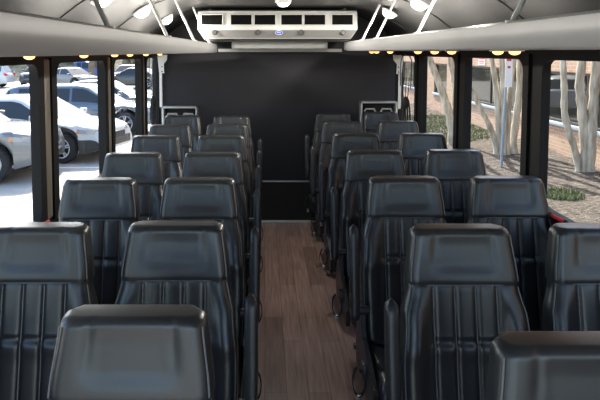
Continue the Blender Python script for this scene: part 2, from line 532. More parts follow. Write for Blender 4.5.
# ceiling: flat middle, coved sides
cx = (XL+XR)/2
def ceil_profile():
    inner = [(XL, 1.86), (XL+.06, 1.93), (XL+.2, 2.035), (XL+.36, 2.13), (XL+.52, 2.185), (XL+.66, 2.205),
             (XR-.66, 2.205), (XR-.52, 2.185), (XR-.36, 2.13), (XR-.2, 2.035), (XR-.06, 1.93), (XR, 1.86)]
    return inner
inner = ceil_profile()
bm = BM()
prof = inner+[(XR, 2.32), (XL, 2.32)]
prism(bm, prof, 'y', Y0, YR+.06)
for f in bm.faces:
    c = f.calc_center_median()
    f.material_index = 1 if abs(c.x-cx) < .3 and c.z < 2.22 else 0
struct(obj('ceiling', bm, [M_CEIL, M_CEILC], angle=50))
k = 20
M_SEAM = mat('ceiling_seam_strip', (.012, .012, .012), .5)
for y in (0.7, 1.9, 3.1, 4.3, 5.5):
    bm = BM(); ribbon(bm, [(p[0], y, p[1]-.004) for p in inner[1:-1]], (0, .022, 0), .005)
    k += 1
    struct(obj('trim_%d' % k, bm, M_SEAM))

# ---------------------------------------------------------------- luggage racks
def rack(sgn, wall_x, edge_x, label, rods, up=0):
    t = empty('luggage_rack', (wall_x, 0, HC+up))
    tag(t, label, 'luggage rack', 'overhead luggage racks')
    y0, y1 = -.6, 5.86
    z = 0
    ex = edge_x-wall_x
    o = -sgn                        # direction from wall to aisle
    # moulded front fascia: lip, bulging face, return under
    P = [(ex, .071), (ex+.012*sgn, .079), (ex+.05*sgn, .074), (ex+.05*sgn, .060), (ex+.02*sgn, .055),
         (ex+.012*sgn, .03), (ex+.03*sgn, .005), (ex+.10*sgn, .0), (ex+.10*sgn, -.010), (ex+.02*sgn, -.008), (ex+.002*sgn, .01), (ex-.004*sgn, .04)]
    bm = BM(); prism(bm, P, 'y', y0, y1)
    obj('fascia', bm, M_RACK, t, angle=35)
    bm = BM(); box(bm, min(0, ex+.05*sgn), max(0, ex+.05*sgn), y0, y1-.01, -.010, .006)
    obj('shelf', bm, M_RACK, t)
    # rounded rear end cap
    bm = BM()
    cap = [(0, -.01), (0, .05), (ex*.6, .055), (ex, .075), (ex, .0), (ex*.9, -.01)]
    prism(bm, cap, 'y', y1, y1+.03)
    obj('end_cap', bm, M_RACK, t)
    for y in rods:
        bm = BM()
        tx, tz = ex+sgn*.17, .40-up
        tube(bm, [(ex+sgn*.02, y, .07), (tx, y, tz)], .0085, 10)
        disc(bm, (ex+sgn*.02, y, .068), (0, 0, 1), .018, .014, 12)
        obj('support_rod', bm, M_WHITE, t)
    return t
rack(-1, XL, -.47, 'grey overhead luggage rack along the left windows', [.6, 1.90, 3.04, 4.2, 5.35])
rack(1, XR, .775, 'grey overhead luggage rack along the right windows', [.8, 1.95, 3.16, 4.32, 4.95], .02)

# small amber reading lights under the racks
def reading_light(x, y, side, word):
    t = empty('reading_spotlight', (x, y, HC-.010+(.02 if x > 0 else 0)))
    tag(t, 'lit amber reading light under the %s luggage rack, %s' % (side, word), 'light', 'reading lights under the racks')
    bm = BM(); box(bm, -.03, .03, -.03, .03, -.008, 0, .003); obj('housing', bm, M_WHITE, t)
    bm = BM(); bmesh.ops.create_uvsphere(bm, u_segments=14, v_segments=8, radius=.024, matrix=Matrix.Translation((0, 0, -.008)) @ Matrix.Diagonal((1, 1, .62, 1)))
    obj('lens', bm, M_AMBER, t)
NUM = ['first', 'second', 'third', 'fourth', 'fifth', 'sixth', 'seventh', 'eighth']
for i, y in enumerate([2.55, 3.32, 4.0, 4.45, 5.05, 5.72]): reading_light(-1.0, y, 'left', NUM[i]+' from the camera')
for i, y in enumerate([2.48, 2.66, 3.32, 3.65, 4.05, 4.95, 5.55, 5.80]): reading_light(1.03, y, 'right', NUM[i]+' from the camera')

# ceiling lamps
def ceiling_lamp(x, y, z, tilt, label, watts):
    t = empty('ceiling_lamp', (x, y, z)); t.rotation_euler = (0, tilt, 0)
    tag(t, label, 'lamp', 'round ceiling lamps')
    bm = BM(); disc(bm, (0, 0, -.022), (0, 0, 1), .058, .026, 24, .07); obj('bezel', bm, M_WHITE, t)
    bm = BM(); bmesh.ops.create_uvsphere(bm, u_segments=18, v_segments=10, radius=.048, matrix=Matrix.Translation((0, 0, -.022)) @ Matrix.Diagonal((1, 1, .55, 1)))
    obj('lens', bm, M_LAMP, t)
    ld = bpy.data.lights.new('lamp_light', 'AREA'); ld.shape = 'DISK'; ld.size = .10; ld.energy = watts; ld.color = (1, .95, .87)
    lo = bpy.data.objects.new('lamp_light', ld); COL.objects.link(lo); lo.parent = t; lo.location = (0, 0, -.06)
LW = 9.0
ceiling_lamp(-.86, 3.20, 2.075, -.60, 'lit round ceiling lamp above the left rack, nearest of the left three', LW)
ceiling_lamp(-.86, 4.22, 2.075, -.60, 'lit round ceiling lamp above the left rack, middle of the left three', LW)
ceiling_lamp(-.86, 5.25, 2.075, -.60, 'lit round ceiling lamp above the left rack, farthest of the left three', LW)
ceiling_lamp(1.02, 3.02, 2.11, .5, 'lit round ceiling lamp above the right rack, nearest of the right three', LW)
ceiling_lamp(1.02, 4.0, 2.11, .5, 'lit round ceiling lamp above the right rack, middle of the right three', LW)
ceiling_lamp(1.02, 4.95, 2.11, .5, 'lit round ceiling lamp above the right rack, farthest of the right three', LW)
ceiling_lamp(.15, 4.92, 2.200, 0, 'lit round lamp on the middle of the ceiling before the air conditioner', 4.0)

# ---------------------------------------------------------------- air conditioner
ac = empty('air_conditioner', (.114, 5.5, HC+.105))
tag(ac, 'off-white air conditioning unit with six black vents hung before the rear wall', 'air conditioner')
bm = BM()
hw = .734
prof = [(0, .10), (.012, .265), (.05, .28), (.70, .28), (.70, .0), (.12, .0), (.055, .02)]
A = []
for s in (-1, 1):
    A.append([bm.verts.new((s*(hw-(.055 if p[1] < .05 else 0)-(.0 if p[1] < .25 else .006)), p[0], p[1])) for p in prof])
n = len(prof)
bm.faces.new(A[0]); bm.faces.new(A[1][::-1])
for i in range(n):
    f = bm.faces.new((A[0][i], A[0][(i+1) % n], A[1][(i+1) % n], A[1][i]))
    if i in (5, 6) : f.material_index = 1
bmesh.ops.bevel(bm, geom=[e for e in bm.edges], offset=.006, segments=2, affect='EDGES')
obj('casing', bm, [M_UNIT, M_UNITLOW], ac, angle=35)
M_VENT = mat('vent_black', (.002, .002, .002), .8, spec=0.1)
for px in (212.5, 241.5, 265, 291.5, 314.5, 342):
    x = (px-277.5)/600*5.5
    w = .098
    bm = BM()
    z0, z1 = .140, .236
    # rounded black vent with a raised rim and vertical vanes
    box(bm, x-w, x+w, -.004, .012, z0, z1, .012, 3)
    v = obj('vent', bm, M_VENT, ac)
    bm = BM()
    for s in ((x-w, x+w, z0-.006, z0+.004), (x-w, x+w, z1-.004, z1+.006), (x-w-.006, x-w+.004, z0-.004, z1+.004), (x+w-.004, x+w+.006, z0-.004, z1+.004)):
        box(bm, s[0], s[1], -.010, .006, s[2], s[3], .003, 1)
    obj('rim', bm, M_UNIT, v)
    bm = BM()
    for k in range(7):
        xx = x-w+.024+k*(2*w-.048)/6
        box(bm, xx-.003, xx+.003, -.008, .004, z0+.01, z1-.01)
    box(bm, x-w+.01, x+w-.01, -.007, .004, z0+.046, z0+.051)
    obj('vane', bm, mat('vent_vane', (.004, .004, .004), .8, spec=.1), v)
for px in (215, 258, 301, 343):
    x = (px-277.5)/600*5.5
    bm = BM(); disc(bm, (x, .012, .074), (0, -1, .07), .027, .014, 24, .024)
    nz = obj('nozzle', bm, M_BLACKPL, ac)
    bm = BM(); disc(bm, (x, -.001, .074), (0, -1, .07), .014, .006, 16)
    obj('nozzle_cap', bm, mat('nozzle_grey', (.06, .06, .065), .3), nz)
# blue oval badge with white script-like stroke
bm = BM()
x = (279-277.5)/600*5.5
bmesh.ops.create_uvsphere(bm, u_segments=28, v_segments=8, radius=.036, matrix=Matrix.Translation((x, .003, .071)) @ Matrix.Diagonal((1, .16, .55, 1)))
bd = obj('badge', bm, M_BLUE, ac)
bm = BM()
tube(bm, [(x+.034*math.cos(a), -.003, 0.071+.0185*math.sin(a)) for a in [2*PI*i/28 for i in range(28)]], .0022, 6, True)
tube(bm, [(x-.018, -.005, .069), (x-.010, -.006, .077), (x-.004, -.006, .067), (x+.004, -.006, .075), (x+.010, -.006, .068), (x+.019, -.005, .074)], .0026, 6)
obj('badge_lettering', bm, M_WHITE, bd)
# pale tray below the unit
bm = BM(); box(bm, -.33-.114, .62-.114, .45, .72, -.075, -.002, .012)
tr = obj('drain_tray', bm, M_TRAY, ac)
bm = BM(); box(bm, -.30-.114, .59-.114, .446, .452, -.065, -.022, .003); box(bm, -.28-.114, .20-.114, .442, .45, -.05, -.042, .002)
obj('tray_lip', bm, M_WHITE, tr)
# side hangers carrying the unit from the ceiling
for s in (-1, 1):
    bm = BM(); tube(bm, [(s*.60, .3, .27), (s*.66, .3, .31)], .012, 8)
    obj('hanger', bm, M_WHITE, ac)

# ---------------------------------------------------------------- rear corner fittings
M_SILVER = mat('silver_box_rim', (.55, .55, .55), .35, metal=.8)
def rear_box(x0, x1, z1, label):
    t = empty('storage_box', ((x0+x1)/2, YR, .425))
    tag(t, label, 'box', 'rear corner boxes')
    h = z1-.425; w = (x1-x0)/2
    bm = BM(); box(bm, -w+.004, w-.004, -.10, 0, 0, .30); box(bm, -w+.004, w-.004, -.012, 0, .30, h-.005)
    obj('shell', bm, M_BLACK, t, smooth=False)
    bm = BM()
    for b in ((-w, w, h-.022, h), (-w, -w+.02, .3, h), (w-.02, w, .3, h)): box(bm, b[0], b[1], -.115, -.0, b[2], b[3], .004, 1)
    obj('rim', bm, M_SILVER, t)
    bm = BM()
    for s in (-.5, .5):
        tube(bm, [(s*w*.9-.06, -.06, h-.12), (s*w*.9-.045, -.06, h-.085), (s*w*.9+.045, -.06, h-.085), (s*w*.9+.06, -.06, h-.12)], .012, 8)
    obj('grab_loop', bm, mat('loop_grey', (.35, .35, .36), .35), t)
    return t
rear_box(-1.09, -.715, 1.212, 'silver rimmed black box on the rear wall behind the left corner seat')
rear_box(1.01, 1.40, 1.265, 'silver rimmed black box on the rear wall behind the right corner seat')

def bracket(x, y, sgn, label):
    """white corner pillar strip with a punched bracket plate at its head"""
    t = empty('corner_bracket', (x, y, 1.20))
    tag(t, label, 'bracket', 'white corner brackets')
    bm = BM(); box(bm, -.014, .014, -.012, .012, 0, .555, .004); obj('upright', bm, M_WHITE, t)
    bm = BM()
    prism(bm, [(-sgn*-.014, .37), (-sgn*-.03, .55), (sgn*-.075, .555), (sgn*-.07, .50), (sgn*-.035, .46), (sgn*-.04, .36)], 'y', -.022, -.008)
    obj('plate', bm, M_WHITE, t, angle=30)
    bm = BM()
    for z in (.38, .43): disc(bm, (sgn*-.018, -.021, z), (0, -1, 0), .007, .003, 10)
    obj('bolt_hole', bm, M_BLACK, t)
bracket(-1.105, 6.36, -1, 'white punched bracket on a thin upright in the left rear corner')
bracket(1.385, 6.16, 1, 'white punched bracket on a thin upright in the right rear corner')

def strap_bundle(x, y, ztop, sgn, label, wide=.62):
    t = empty('hanging_strap_bundle', (x, y, ztop), PI/2); t.scale = (.7, wide, 1)
    tag(t, label, 'straps', 'black straps hung in the rear windows')
    bm = BM()
    pts = []
    for i in range(24):
        a = PI*1.08*i/23-.1
        pts.append((0, .085*math.cos(a), -.10+.10*math.sin(a)))
    pts = [(0, pts[0][1], -.30)]+pts+[(0, pts[-1][1]+.01, -.33)]
    tube(bm, pts, .007, 8); obj('cable_loop', bm, M_WEB, t)
    rnd = random.Random(3)
    bm = BM()
    for i in range(3):
        tube(bm, [(rnd.uniform(-.01, .01), -.05+i*.045, -.22), (.012, -.04+i*.04, -.36), (0, -.03+i*.03, -.45)], [.005, .006, .007], 6)
    obj('cord', bm, M_WEB, t)
    # gathered strap ends: a knot with loose tongues of unequal length
    bm = BM()
    bmesh.ops.create_uvsphere(bm, u_segments=16, v_segments=10, radius=.058, matrix=Matrix.Translation((0, 0, -.46)) @ Matrix.Diagonal((.5, .95, 1.0, 1)))
    obj('knot', bm, M_WEB, t)
    for i in range(5):
        bm = BM()
        yy = -.062+.031*i; ln = (.17, .24, .21, .26, .18)[i]
        ribbon(bm, [(rnd.uniform(-.012, .012), yy*.7, -.44), (rnd.uniform(-.02, .02), yy, -.52), (rnd.uniform(-.02, .02), yy*1.15, -.47-ln)], (.004, .026, 0), .012)
        obj('strap_end', bm, M_WEB, t)
strap_bundle(XL+.055, 5.86, HC-.02, -1, 'black cable loop and strap bundle hanging in the left rear window', .42)
strap_bundle(XR-.075, 5.72, HC-.02, 1, 'black cable loop and strap bundle hanging in the right rear window')

# ---------------------------------------------------------------- outside: ground
def grid_ground(name, x0, x1, y0, y1, nx, ny, zf, m):
    bm = BM(); V = {}
    for i in range(nx+1):
        for j in range(ny+1):
            x = x0+(x1-x0)*i/nx; y = y0+(y1-y0)*j/ny
            V[i, j] = bm.verts.new((x, y, zf(x, y)))
    for i in range(nx):
        for j in range(ny): bm.faces.new((V[i, j], V[i+1, j], V[i+1, j+1], V[i, j+1]))
    return obj(name, bm, m)
M_CONC = ramp_mat('pale_concrete', [(.3, (.36, .335, .29)), (.55, (.44, .415, .37)), (.75, (.50, .475, .43))], 1.5, .9, .2, 30, .01)
M_MULCH = ramp_mat('brown_mulch', [(.30, (.035, .026, .018)), (.48, (.08, .062, .047)), (.62, (.135, .11, .088)), (.75, (.28, .245, .205))], 9, .95, 1.0, 14, .08)
M_GRASS = ramp_mat('green_lawn', [(.3, (.10, .12, .05)), (.5, (.20, .23, .10)), (.7, (.38, .40, .22))], 14, .9, .8, 60, .04)
struct(grid_ground('ground', -60, 2.2, -12, 90, 20, 30, lambda x, y: GROUND, M_CONC))
def gz(x): return GROUND+.045*(x-2.2)+.02
def mulchz(x, y): return gz(x)+.03*math.sin(x*3.1+y*1.7)*math.sin(y*2.3)*min(1, (x-2.2)*2)
o = grid_ground('mulch_bed', 2.2, 7.2, -12, 90, 30, 300, mulchz, M_MULCH); struct(o)
o['label'] = 'brown mulch bed between the bus and the brick building'; o['category'] = 'ground'
def grass_patch(cx, cy, rx, ry, dens, h, label, seed):
    rnd = random.Random(seed); bm = BM()
    for i in range(dens):
        a = rnd.uniform(0, 2*PI); q = math.sqrt(rnd.random())
        x = cx+rx*q*math.cos(a); y = cy+ry*q*math.sin(a)
        if x > 6.75: continue
        z = mulchz(x, y)-.02; hh = h*rnd.uniform(.5, 1.2); b = rnd.uniform(0, PI)
        dx, dy = .018*math.cos(b), .018*math.sin(b); lx, ly = rnd.uniform(-.06, .06), rnd.uniform(-.06, .06)
        bm.faces.new([bm.verts.new(p) for p in ((x-dx, y-dy, z), (x+dx, y+dy, z), (x+lx, y+ly, z+hh))])
    tag(obj('grass_patch', bm, M_GRASS, smooth=False), label, 'grass', None, 'stuff')
grass_patch(5.3, 19.5, 2.0, 3.4, 9000, .09, 'green grass growing behind the farther trees by the brick wall', 1)
grass_patch(5.05, 10.15, .38, .42, 900, .10, 'small green grass tuft in the mulch near the right sill', 2)

# parking bay lines
for i, y in enumerate((10.2, 13.3, 16.4, 19.5)):
    bm = BM(); box(bm, -9.5, -3.6, y-.06, y+.06, GROUND, GROUND+.004)
    struct(obj('road_marking', bm, mat('white_road_paint', (.8, .8, .78), .8)))

# ---------------------------------------------------------------- outside: brick building
WX = 6.85
bd = empty('brick_building', (WX, 15, gz(WX)))
tag(bd, 'long orange brick building with dark windows beyond the mulch bed', 'building')
wins = [(4.0, 9.2), (10.6, 15.1), (16.2, 20.6), (22.6, 24.3), (26.0, 32.0)]
WZ0, WZ1 = .16, 1.33
bm = BM()
def wbox(a, b, z0, z1): box(bm, 0, .35, a-15, b-15, z0-gz(WX), z1-gz(WX))
wbox(-6, 80, -1.1, WZ0); wbox(-6, 80, WZ1, 5.5)
e = -6
for a, b in wins: wbox(e, a, WZ0, WZ1); e = b
wbox(e, 80, WZ0, WZ1)
obj('wall', bm, M_BRICK, bd, smooth=False)
M_DARKGL = mat('dark_window_glass', (.022, .023, .019), .03, spec=.4)
M_LEDGE = mat('blue_grey_ledge', (.36, .42, .48), .6)
M_GFRAME = mat('bronze_window_frame', (.07, .065, .06), .5)
for a, b in wins:
    bm = BM(); z0, z1 = WZ0-gz(WX), WZ1-gz(WX); a2, b2 = a-15, b-15
    for r in ((a2, b2, z1-.06, z1), (a2, b2, z0, z0+.05), (a2, a2+.06, z0, z1), (b2-.06, b2, z0, z1)): box(bm, .06, .14, r[0], r[1], r[2], r[3])
    nm = max(1, int((b-a)/1.8))
    for k in range(1, nm): box(bm, .07, .13, a2+(b2-a2)*k/nm-.025, a2+(b2-a2)*k/nm+.025, z0, z1)
    w = obj('window', bm, M_GFRAME, bd, smooth=False)
    bm = BM(); box(bm, .10, .12, a2+.03, b2-.03, z0+.03, z1-.03); obj('pane', bm, M_DARKGL, w, smooth=False)
    bm = BM(); box(bm, -.06, .10, a2-.05, b2+.05, z0-.09, z0, .01); obj('ledge', bm, M_LEDGE, w)
# signs on the wall
def wall_sign(y, z, label):
    t = empty('wall_sign', (WX-.012, y, z)); tag(t, label, 'sign', 'red and white wall signs')
    bm = BM(); box(bm, -.004, .012, -.30, .30, -.16, .16, .004, 1); obj('board', bm, M_WHITE, t)
    bm = BM(); box(bm, -.008, -.003, -.27, .27, .03, .13); box(bm, -.008, -.003, -.24, .24, -.05, -.02); box(bm, -.008, -.003, -.2, .2, -.11, -.085)
    obj('lettering', bm, M_RED, t)
wall_sign(18.95, 1.53, 'red and white wall sign above the dark window, left of the pole')
wall_sign(16.15, 1.53, 'red and white wall sign behind the pole sign')

# pole sign
ps = empty('pole_sign', (5.08, 12.55, gz(5.08)))
tag(ps, 'white parking sign with red writing on a blue steel pole', 'sign')
bm = BM(); tube(bm, [(-.085, 0, 0), (-.045, 0, 1.25), (.0, 0, 2.7)], .028, 10); obj('pole', bm, mat('blue_grey_steel', (.30, .36, .43), .5), ps)
bm = BM(); box(bm, -.075, .075, -.05, -.035, 1.70, 2.5, .004, 1)
sb = obj('sign_board', bm, mat('sign_white', (.85, .85, .85), .5), ps)
bm = BM()
for z, a, b in ((2.34, -.055, .055), (2.27, -.045, .045), (2.12, -.03, .03)): box(bm, a, b, -.056, -.049, z-.022, z+.022)
obj('red_lettering', bm, M_RED, sb)

# ---------------------------------------------------------------- crape myrtle trees
def bark_mat():
    m, nt, N, L, b = new_mat('pale_peeling_bark')
    tc = N.new('ShaderNodeTexCoord'); mp = N.new('ShaderNodeMapping'); mp.inputs['Scale'].default_value = (9, 9, 1.6)
    L.new(tc.outputs['Object'], mp.inputs[0])
    nz = N.new('ShaderNodeTexNoise'); nz.inputs['Scale'].default_value = 1.4; nz.inputs['Detail'].default_value = 5
    L.new(mp.outputs[0], nz.inputs['Vector'])
    r = N.new('ShaderNodeValToRGB'); r.color_ramp.elements[0].position = .32; r.color_ramp.elements[1].position = .66
    r.color_ramp.elements[0].color = (.30, .24, .165, 1); r.color_ramp.elements[1].color = (.68, .60, .47, 1)
    L.new(nz.outputs['Fac'], r.inputs['Fac']); L.new(r.outputs['Color'], b.inputs['Base Color'])
    b.inputs['Roughness'].default_value = .8
    bp = N.new('ShaderNodeBump'); bp.inputs['Strength'].default_value = .5; bp.inputs['Distance'].default_value = .02
    L.new(nz.outputs['Fac'], bp.inputs['Height']); L.new(bp.outputs['Normal'], b.inputs['Normal'])
    return m
M_BARK = bark_mat()
def smooth_path(pts, n=6):
    pts = [Vector(p) for p in pts]; out = []
    for i in range(len(pts)-1):
        p0 = pts[max(i-1, 0)]; p1 = pts[i]; p2 = pts[i+1]; p3 = pts[min(i+2, len(pts)-1)]
        for k in range(n):
            t = k/n
            out.append(.5*((2*p1)+(p2-p0)*t+(2*p0-5*p1+4*p2-p3)*t*t+(3*p1-p0-3*p2+p3)*t*t*t))
    out.append(pts[-1]); return out
def tree(base, stems, label):
    t = empty('crape_myrtle_tree', base)
    tag(t, label, 'tree', 'trees in the mulch bed')
    for pts, r0, r1 in stems:
        path = smooth_path(pts)
        bm = BM(); n = len(path)
        rad = [.72*(r0+(r1-r0)*i/(n-1))*(1+.10*math.sin(i*1.9+r0*50))+(.05 if i < 2 else 0)*(1-i/2) for i in range(n)]
        tube(bm, path, rad, 10)
        obj('trunk', bm, M_BARK, t)
#TREES
tree((4.95, 15.7, gz(4.95)), [
    ([(0, 0, -.1), (-.05, 0, .55), (-.25, .05, 1.3), (-.62, .1, 2.25), (-.95, .15, 3.2), (-1.3, .2, 4.6)], .17, .08),
    ([(0, 0, -.1), (.05, .1, .6), (.07, .1, 1.4), (-.08, .1, 2.3), (-.16, .1, 3.3), (-.2, .1, 4.6)], .13, .08)],
    'leaning pale trunked tree seen in the narrow right window')
tree((5.62, 14.1, gz(5.62)), [
    ([(-.1, 0, -.1), (-.22, 0, .45), (-.5, .05, 1.05), (-.86, .1, 1.8), (-1.0, .1, 2.5), (-1.2, .1, 3.6)], .10, .07),
    ([(-.05, 0, -.1), (-.1, 0, .6), (-.17, 0, 1.5), (-.35, .0, 2.5), (-.6, 0, 3.8)], .11, .07),
    ([(.0, -.05, -.1), (-.0, -.05, .9), (-.05, -.1, 1.6), (-.12, -.1, 2.5), (-.2, -.1, 3.8)], .11, .08),
    ([(.10, 0, -.1), (.12, 0, .9), (.16, 0, 1.6), (.26, 0, 2.5), (.4, 0, 3.8)], .10, .07),
    ([(.28, .1, 0), (.36, .1, .9), (.42, .1, 1.6), (.40, .1, 2.5), (.5, .1, 3.8)], .12, .09)],
    'five trunked pale tree standing beside the blue sign pole')
tree((6.33, 11.75, gz(6.33)), [
    ([(-.08, 0, -.1), (-.2, 0, .42), (-.42, 0, 1.1), (-.46, 0, 1.7), (-.52, 0, 2.4), (-.6, 0, 3.6)], .10, .075),
    ([(0, 0, -.1), (-.02, 0, .6), (-.10, 0, 1.3), (-.16, 0, 1.8), (-.1, 0, 2.5), (-.1, 0, 3.6)], .14, .10),
    ([(.08, 0, -.1), (.08, -.05, .8), (.10, -.05, 1.5), (.16, 0, 2.5), (.2, 0, 3.6)], .15, .11)],
    'three trunked pale tree in front of the wide dark building window')

# ---------------------------------------------------------------- vehicles
M_TYRE = mat('tyre_rubber', (.014, .014, .015), .8)
M_RIM = mat('alloy_rim', (.50, .50, .52), .3, metal=.9)
M_CARGL = mat('car_window_glass', (.025, .033, .042), .05, spec=.4)
M_HEAD = mat('headlamp_lens', (.30, .31, .33), .08, spec=1.0)
M_ORANGE = mat('orange_indicator', (.9, .25, .04), .3)
M_TAIL = mat('red_tail_lamp', (.55, .02, .03), .25)
M_GRILLE = mat('dark_grille', (.012, .012, .013), .4)
M_CHROME = mat('chrome_trim', (.8, .8, .8), .12, metal=1.0)
M_CLAD = mat('dark_cladding', (.03, .031, .033), .55)
def car(name, label, cat, loc, heading, paint, L=4.8, W=1.9, H=1.75, kind='suv', wheel_r=.38, group='parked cars', lower=None, detail=True):
    t = empty(name, loc, heading); tag(t, label, cat, group)
    xf, xr = L/2, -L/2
    wx = (L*.5-.93, -L*.5+1.02)
    hood = .62*H if kind == 'suv' else .63*H
    belt = .645*H
    top = [(xr, .40*H), (xr+.05, .55*H), (xr+.18, belt), (xr+1.2, belt), (L*.16, belt-.01), (L*.24, hood), (xf-.55, hood-.035), (xf-.20, hood-.10), (xf-.06, hood-.19), (xf, hood-.36)]
    if kind == 'pickup': top = [(xr, .5*H), (xr+.04, belt), (L*.16, belt), (L*.24, hood), (xf-.4, hood-.06), (xf-.08, hood-.14), (xf, hood-.3)]
    def wid(x):
        d = min(xf-x, x-xr)
        return W/2*(1-.16*(1-smoothstep(0, .75, d))-.03*(1-smoothstep(.7, 1.6, d)))
    def zb(x):
        b = .26 if kind != 'sedan' else .20
        b += .10*(1-smoothstep(0, .6, xf-x))+.12*(1-smoothstep(0, .6, x-xr))
        for w in wx:
            d = abs(x-w); R = wheel_r+.075
            if d < R: b = max(b, wheel_r+math.sqrt(R*R-d*d))
        return b
    xs = [xr+L*i/110 for i in range(111)]
    for w in wx: xs += [w-wheel_r-.076, w-wheel_r-.073, w+wheel_r+.073, w+wheel_r+.076]
    xs = sorted(xs)
    bm = BM(); rings = []
    for x in xs:
        w = wid(x); b = zb(x); tp = max(lin(x, top), b+.05); mid = b+(tp-b)*.5
        half = [(0, b), (w*.78, b), (w*.95, b+.02), (w*.985, b+(tp-b)*.22), (w, mid), (w*.985, tp-(tp-b)*.22), (w*.945, tp-.035), (w*.87, tp-.004), (w*.5, tp+.018), (0, tp+.026)]
        ring = [(y, z) for y, z in half]+[(-y, z) for y, z in half[-2:0:-1]]
        rings.append([bm.verts.new((x, y, z)) for y, z in ring])
    for A, B in zip(rings, rings[1:]):
        n = len(A)
        for k in range(n):
            f = bm.faces.new((A[k], A[(k+1) % n], B[(k+1) % n], B[k]))
            if lower and k in (0, 1, 2, 3, n-1, n-2, n-3, n-4): f.material_index = 1
    fa = bm.faces.new(rings[0]); fb = bm.faces.new(rings[-1])
    obj('body', bm, [paint, lower or paint], t, angle=38)
    # cabin: glazed sides, painted roof and pillars
    if kind == 'suv': cab = [(xr+.10, belt-.02), (xr+.42, H-.10), (xr+.8, H-.015), (L*.02, H), (L*.07, H-.04), (L*.245, hood-.02)]
    elif kind == 'sedan': cab = [(xr+.55, belt-.02), (xr+1.35, H-.09), (xr+1.75, H-.02), (L*.02, H), (L*.07, H-.05), (L*.25, hood-.02)]
    else: cab = [(-L*.12, belt-.02), (-L*.10, H-.08), (-L*.06, H-.01), (L*.05, H), (L*.11, H-.05), (L*.25, hood-.02)]
    x0c, x1c = cab[0][0], cab[-1][0]
    n = 48; rings = []; xs = [x0c+(x1c-x0c)*i/n for i in range(n+1)]
    for x in xs:
        zr = lin(x, cab); zl = min(lin(x, top)-.03, zr-.005); h = max(0, zr-zl)
        wb = wid(x)*.945; q = min(1, h/(H-belt))
        wt = wb-.20*q
        half = [(wb, zl), (wb-.03*q, zl+h*.12), (wt+.045*q, zl+h*.80), (wt, zl+h*.90), (wt-.10*q, zl+h*.975), (wt*.5, zl+h), (0, zl+h*1.004)]
        rings.append([(x, y, z) for y, z in half]+[(x, -y, z) for y, z in half[-2::-1]])
    roof = BM(); gl = BM()
    RV = [[roof.verts.new(p) for p in r] for r in rings]; GV = [[gl.verts.new(p) for p in r] for r in rings]
    if kind == 'suv': roofx = (xr+.42, L*.07); pil = [(-L*.19, .06), (L*.005-.12, .05), (xr+.62, .16)]
    elif kind == 'sedan': roofx = (xr+1.3, L*.085); pil = [(-L*.08, .05), (xr+1.15, .16)]
    else: roofx = (-L*.11, L*.105); pil = [(0, .04)]
    for i in range(n):
        xm = (xs[i]+xs[i+1])/2
        for k in range(12):
            sidew = k in (1, 10); sidetop = k in (2, 3, 8, 9); topf = k in (4, 5, 6, 7)
            is_glass = False
            if k in (1, 10): is_glass = not any(abs(xm-p) < w for p, w in pil) and x0c+.3 < xm < x1c-.45
            elif topf or k in (3, 8): is_glass = topf and not (roofx[0] < xm < roofx[1])
            B_, V_ = (gl, GV) if is_glass else (roof, RV)
            B_.faces.new((V_[i][k], V_[i][k+1], V_[i+1][k+1], V_[i+1][k]))
    for B_ in (roof, gl):
        bmesh.ops.delete(B_, geom=[v for v in B_.verts if not v.link_faces], context='VERTS')
    obj('roof', roof, paint, t, angle=45); obj('window_glass', gl, M_CARGL, t, angle=50)
    for x in wx:
        for s in (-1, 1):
            bm = BM(); ya = s*(W/2-.25)
            q = [(.62, 0), (.62, .02), (.95, .0), (1, .03), (1, .18), (.95, .22), (.62, .215)]
            rr = []
            for a in range(28):
                ca, sa = math.cos(2*PI*a/28), math.sin(2*PI*a/28)
                rr.append([bm.verts.new((x+ca*wheel_r*p, ya+s*y, wheel_r+sa*wheel_r*p)) for p, y in q])
            for a in range(28):
                A, B = rr[a], rr[(a+1) % 28]
                for k in range(len(q)): bm.faces.new((A[k], A[(k+1) % len(q)], B[(k+1) % len(q)], B[k]))
            wh = obj('wheel', bm, M_TYRE, t)
            bm = BM(); R = wheel_r*.64
            tube(bm, [(x+R*math.cos(2*PI*a/28), ya+s*.20, wheel_r+R*math.sin(2*PI*a/28)) for a in range(28)], .022, 6, True)
            for a in range(5):
                for da in (-.16, .16):
                    an = 2*PI*a/5+.3
                    tube(bm, [(x+.05*math.cos(an), ya+s*.205, wheel_r+.05*math.sin(an)), (x+R*math.cos(an+da), ya+s*.20, wheel_r+R*math.sin(an+da))], .019, 6)
            disc(bm, (x, ya+s*.17, wheel_r), (0, s, 0), .065, .05, 16)
            obj('rim', bm, M_RIM, wh)
            bm = BM(); disc(bm, (x, ya+s*.08, wheel_r), (0, s, 0), R, .02, 20); obj('brake_disc', bm, M_GRILLE, wh)
    zf = lin(xf-.1, top)
    for s in (-1, 1):
        bm = BM(); w = wid(xf-.18)
        c0 = .40*W
        # wrap-round headlamp
        V = []
        for (dx, yy) in ((-.52, 1.005), (-.30, 1.012), (-.13, .985), (-.045, .80), (-.015, .58)):
            ww = wid(xf+dx); V.append((xf+dx+.012, s*(ww*yy if dx < -.1 else ww*yy+.004)))
        hz = hood-.27
        for i in range(len(V)-1):
            h0 = .055+.012*i
            q = [(V[i][0], V[i][1], hz+.06-h0*.6), (V[i+1][0], V[i+1][1], hz+.04-h0*.6), (V[i+1][0]-.01, V[i+1][1], hz+.10), (V[i][0]-.0, V[i][1], hz+.12)]
            bm.faces.new([bm.verts.new(p) for p in q])
        hl = obj('headlamp', bm, M_HEAD, t, smooth=False)
